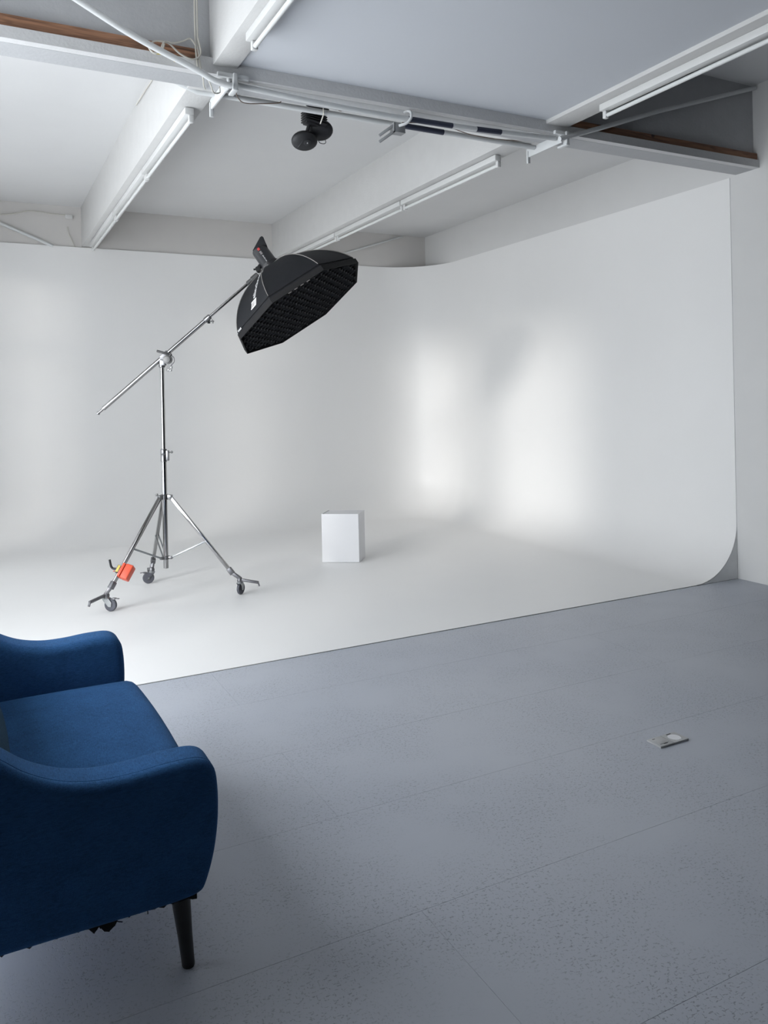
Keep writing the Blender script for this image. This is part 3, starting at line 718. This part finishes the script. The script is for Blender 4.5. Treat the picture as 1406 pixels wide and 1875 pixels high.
# ------------------------------------------------------------------ white plinth box
wb = thing('white_box', 'white rectangular plinth box standing on the cove floor', 'box', (3.24, 7.2, ZF))
A0, ax_, ay_ = V((3.0, 7.204, ZF)), V((.310, -.199, 0)), V((.166, .2077, 0))
H_ = .478; tk = .010
ux, uy = ax_.normalized(), ay_.normalized()
def brd(p, sx_, sy_, sz_):
    R = Matrix((ux, uy, UP)).transposed(); c = p + ux * sx_ / 2 + uy * sy_ / 2 + UP * sz_ / 2
    return box(B(), c, (sx_, sy_, sz_), R, .0012, 1)
lx, ly = ax_.length, ay_.length
obj('front_board', brd(A0 + ux * .0012 + UP * .003, lx - .0024, tk, H_ - .004), 'whitebox', wb)
obj('back_board', brd(A0 + ux * .0012 + uy * (ly - tk) + UP * .001, lx - .0024, tk, H_ - .002), 'whitebox', wb)
obj('side_board', brd(A0 + ux * (lx - tk) + uy * (tk + .0015) + UP * .001, tk, ly - 2 * tk - .003, H_ - .002), 'whitebox', wb)
obj('side_board', brd(A0 + uy * (tk + .0015) + UP * .001, tk, ly - 2 * tk - .003, H_ + .002), 'whitebox', wb)
obj('top_board', brd(A0 + ux * (tk + .0015) + uy * (tk + .0015) + UP * (H_ - tk - .002), lx - 2 * tk - .003, ly - 2 * tk - .003, tk), 'whitebox', wb)

# ------------------------------------------------------------------ floor socket
fo = thing('floor_socket', 'grey double floor socket plate with one open white socket, on the grey floor', 'socket', (2.80, 2.657, 0))
bm = B(); b2(2.716, 2.800, 2.614, 2.699, 0.0002, .009, bm, bevel=.001)
obj('blank_plate', bm, 'outlet', fo)
def ring_plate():
    bm = B(); cx, cy, r, n = 2.846, 2.657, .031, 32; hx_, hy_ = .0445, .0425
    o_, i_ = [], []
    for k in range(n):
        a = 2 * pi * k / n; c_, s_ = cos(a), sin(a); m_ = max(abs(c_) , abs(s_))
        o_.append((cx + c_ / m_ * hx_, cy + s_ / m_ * hy_)); i_.append((cx + c_ * r, cy + s_ * r))
    def ring(p, z): return [bm.verts.new((*q, z)) for q in p]
    a, b, c, d = ring(o_, .0002), ring(o_, .009), ring(i_, .009), ring(i_, .001)
    for u, v_ in ((a, b), (b, c), (c, d)):
        for k in range(n): bm.faces.new((u[k], u[(k + 1) % n], v_[(k + 1) % n], v_[k]))
    bmesh.ops.recalc_face_normals(bm, faces=bm.faces); return bm
obj('socket_plate', ring_plate(), 'outlet', fo)
obj('socket_cup', lathe(B(), [(0, .0305), (.0075, .0308), (.0085, .0295), (.0055, .026), (.0025, .018), (.0012, .009), (.001, .0005)], (2.846, 2.657, .0005), UP, 32), 'outlet_w', fo, label='white open socket cup')
bm = B()
for x, y in ((2.838, 2.657), (2.854, 2.657)): lathe(bm, [(0, .003), (.0012, .003)], (x, y, .0012), UP, 12)
obj('pin_hole', bm, 'dark', fo)
bm = b2(2.731, 2.786, 2.633, 2.682, .0088, .0102, bevel=.0005); ld_ = obj('lid', bm, 'outlet', fo)
obj('hinge_slot', b2(2.737, 2.752, 2.6835, 2.687, .0088, .0098), 'dark', ld_); obj('hinge_slot', b2(2.752, 2.775, 2.628, 2.6325, .0088, .0098), 'dark', ld_)
obj('hinge_slot', b2(2.832, 2.858, 2.689, 2.694, .0088, .0098), 'dark', fo)

# ------------------------------------------------------------------ board leaning at the far right
t = tag(obj('leaning_board', bar(B(), (5.735, 4.27, .002), (5.765, 4.27, .50), .10, .012, (0, 1, 0), .002), 'timberb'), 'pale narrow board standing against the right wall at the frame edge', 'board')

# ------------------------------------------------------------------ sofa
sf = thing('sofa', 'dark blue upholstered two-seat sofa with curved arms and tapered black legs', 'sofa', (.15, 2.95, 0))
outl = [(.532, .236), (.553, .262), (.576, .34), (.588, .43), (.588, .52), (.576, .580), (.535, .609), (.45, .612), (.36, .606), (.27, .608), (.18, .628), (.10, .668), (.04, .716), (-.03, .770), (-.12, .815), (-.22, .835), (-.275, .81), (-.30, .70), (-.305, .45), (-.298, .31), (-.285, .26), (-.24, .232), (-.1, .226), (.2, .226), (.40, .226), (.48, .228)]
def arm_mesh(y0, y1, r, flare):
    P2 = crom([(x, 0, z) for x, z in outl], 5, True); n = len(P2)
    nrm_ = []
    for i in range(n):
        d = (P2[(i + 1) % n] - P2[i - 1]).normalized(); nrm_.append(V((-d.z, 0, d.x)))
    area = sum(P2[i].x * P2[(i + 1) % n].z - P2[(i + 1) % n].x * P2[i].z for i in range(n))
    sgn = 1 if area > 0 else -1
    bm = B(); rings = []
    prof = [(r * (1 - sin(a)), y0 + r * (1 - cos(a))) for a in [pi / 2 * i / 6 for i in range(7)]] + [(r * (1 - cos(a)), y1 - r * (1 - sin(a))) for a in [pi / 2 * i / 6 for i in range(7)]]
    for ins, y in prof:
        ring = []
        for i in range(n):
            p = P2[i] + nrm_[i] * sgn * ins
            ring.append(bm.verts.new((p.x, y + flare * (p.z - .25), p.z)))
        rings.append(ring)
    for a, b in zip(rings, rings[1:]):
        for i in range(n): bm.faces.new((a[i], a[(i + 1) % n], b[(i + 1) % n], b[i]))
    caps = [bm.faces.new(rings[0]), bm.faces.new(rings[-1][::-1])]
    bm.normal_update(); bmesh.ops.triangulate(bm, faces=caps, ngon_method='EAR_CLIP')
    bmesh.ops.recalc_face_normals(bm, faces=bm.faces)
    return bm, P2, nrm_, sgn
bm, P2, nr, sgn = arm_mesh(2.195, 2.335, .026, -.03)
a1 = obj('arm', bm, 'sofa', sf, sharp=60)
bm, *_ = arm_mesh(3.47, 3.625, .034, .16); bmesh.ops.translate(bm, vec=(-.04, 0, 0), verts=bm.verts)
a2 = obj('arm', bm, 'sofa', sf, sharp=60)
# stitched seam along the inner edge of the near arm's top
top = [p for p in P2 if p.z > .58 and p.x > -.2]
top.sort(key=lambda p: p.x)
obj('seam', tube(B(), [(p.x, 2.228 - .03 * (p.z - .25), p.z - .0012) for p in top], .0022, 6), 'sofa', a1)
def seat_def(q):
    x, y, z = q; u, v_ = x / .33, y / .58
    if z > 0: z += .028 * (1 - u * u) * (1 - v_ ** 4) + .004
    if x > 0: x += .022 * (1 - v_ * v_)
    return x, y, z
obj('seat_cushion', rbox((.66, 1.17, .17), .05, 14, seat_def, (.255, 2.895, .358)), 'sofa', sf, sharp=60)
def back_def(q):
    x, y, z = q; t_ = (z + .25) / .5
    return x - .15 * t_ + .03 * (1 - (y / .58) ** 2), y, z
obj('backrest', rbox((.24, 1.17, .54), .06, 12, back_def, (-.02, 2.895, .56)), 'back', sf, sharp=60)
obj('base_frame', b2(-.25, .545, 2.30, 3.50, .238, .32, bevel=.012), 'sofa', sf)
bm = B()
for (x, y, dx, dy) in ((.488, 2.262, .024, .012), (.488, 3.50, .024, .02), (-.22, 2.27, -.03, 0), (-.22, 3.50, -.03, .02)):
    lb = lathe(B(), [(0, .0165), (.004, .018), (.10, .021), (.20, .0265), (.24, .028)], (0, 0, 0), UP, 20)
    for v in lb.verts: v.co.x += x + dx * (1 - v.co.z / .24); v.co.y += y + dy * (1 - v.co.z / .24)
    obj('leg', lb, 'leg', sf)
bm = B(); n = 60; vt, vb = [], []
for i in range(n + 1):
    x = -.25 + .78 * i / n
    vt.append(x); vb.append(  .222 - random.random() * .016 - (.02 if 36 < i < 44 and random.random() > .5 else 0))
for i in range(n):
    y = 2.235 + random.uniform(-.004, .004)
    prism(bm, [V((vt[i], y, .235)), V((vt[i + 1], y, .235)), V((vt[i + 1], y, vb[i + 1])), V((vt[i], y, vb[i]))], (0, .002, 0))
for k in range(7):
    x = .33 + random.uniform(-.06, .07); tube(bm, crom([(x, 2.252, .23), (x + random.uniform(-.012, .012), 2.25, .208), (x + random.uniform(-.02, .02), 2.25, .195)], 3), .0014, 5)
fr = obj('frayed_lining', bm, 'lining', sf, label='frayed black lining hanging under the arm')
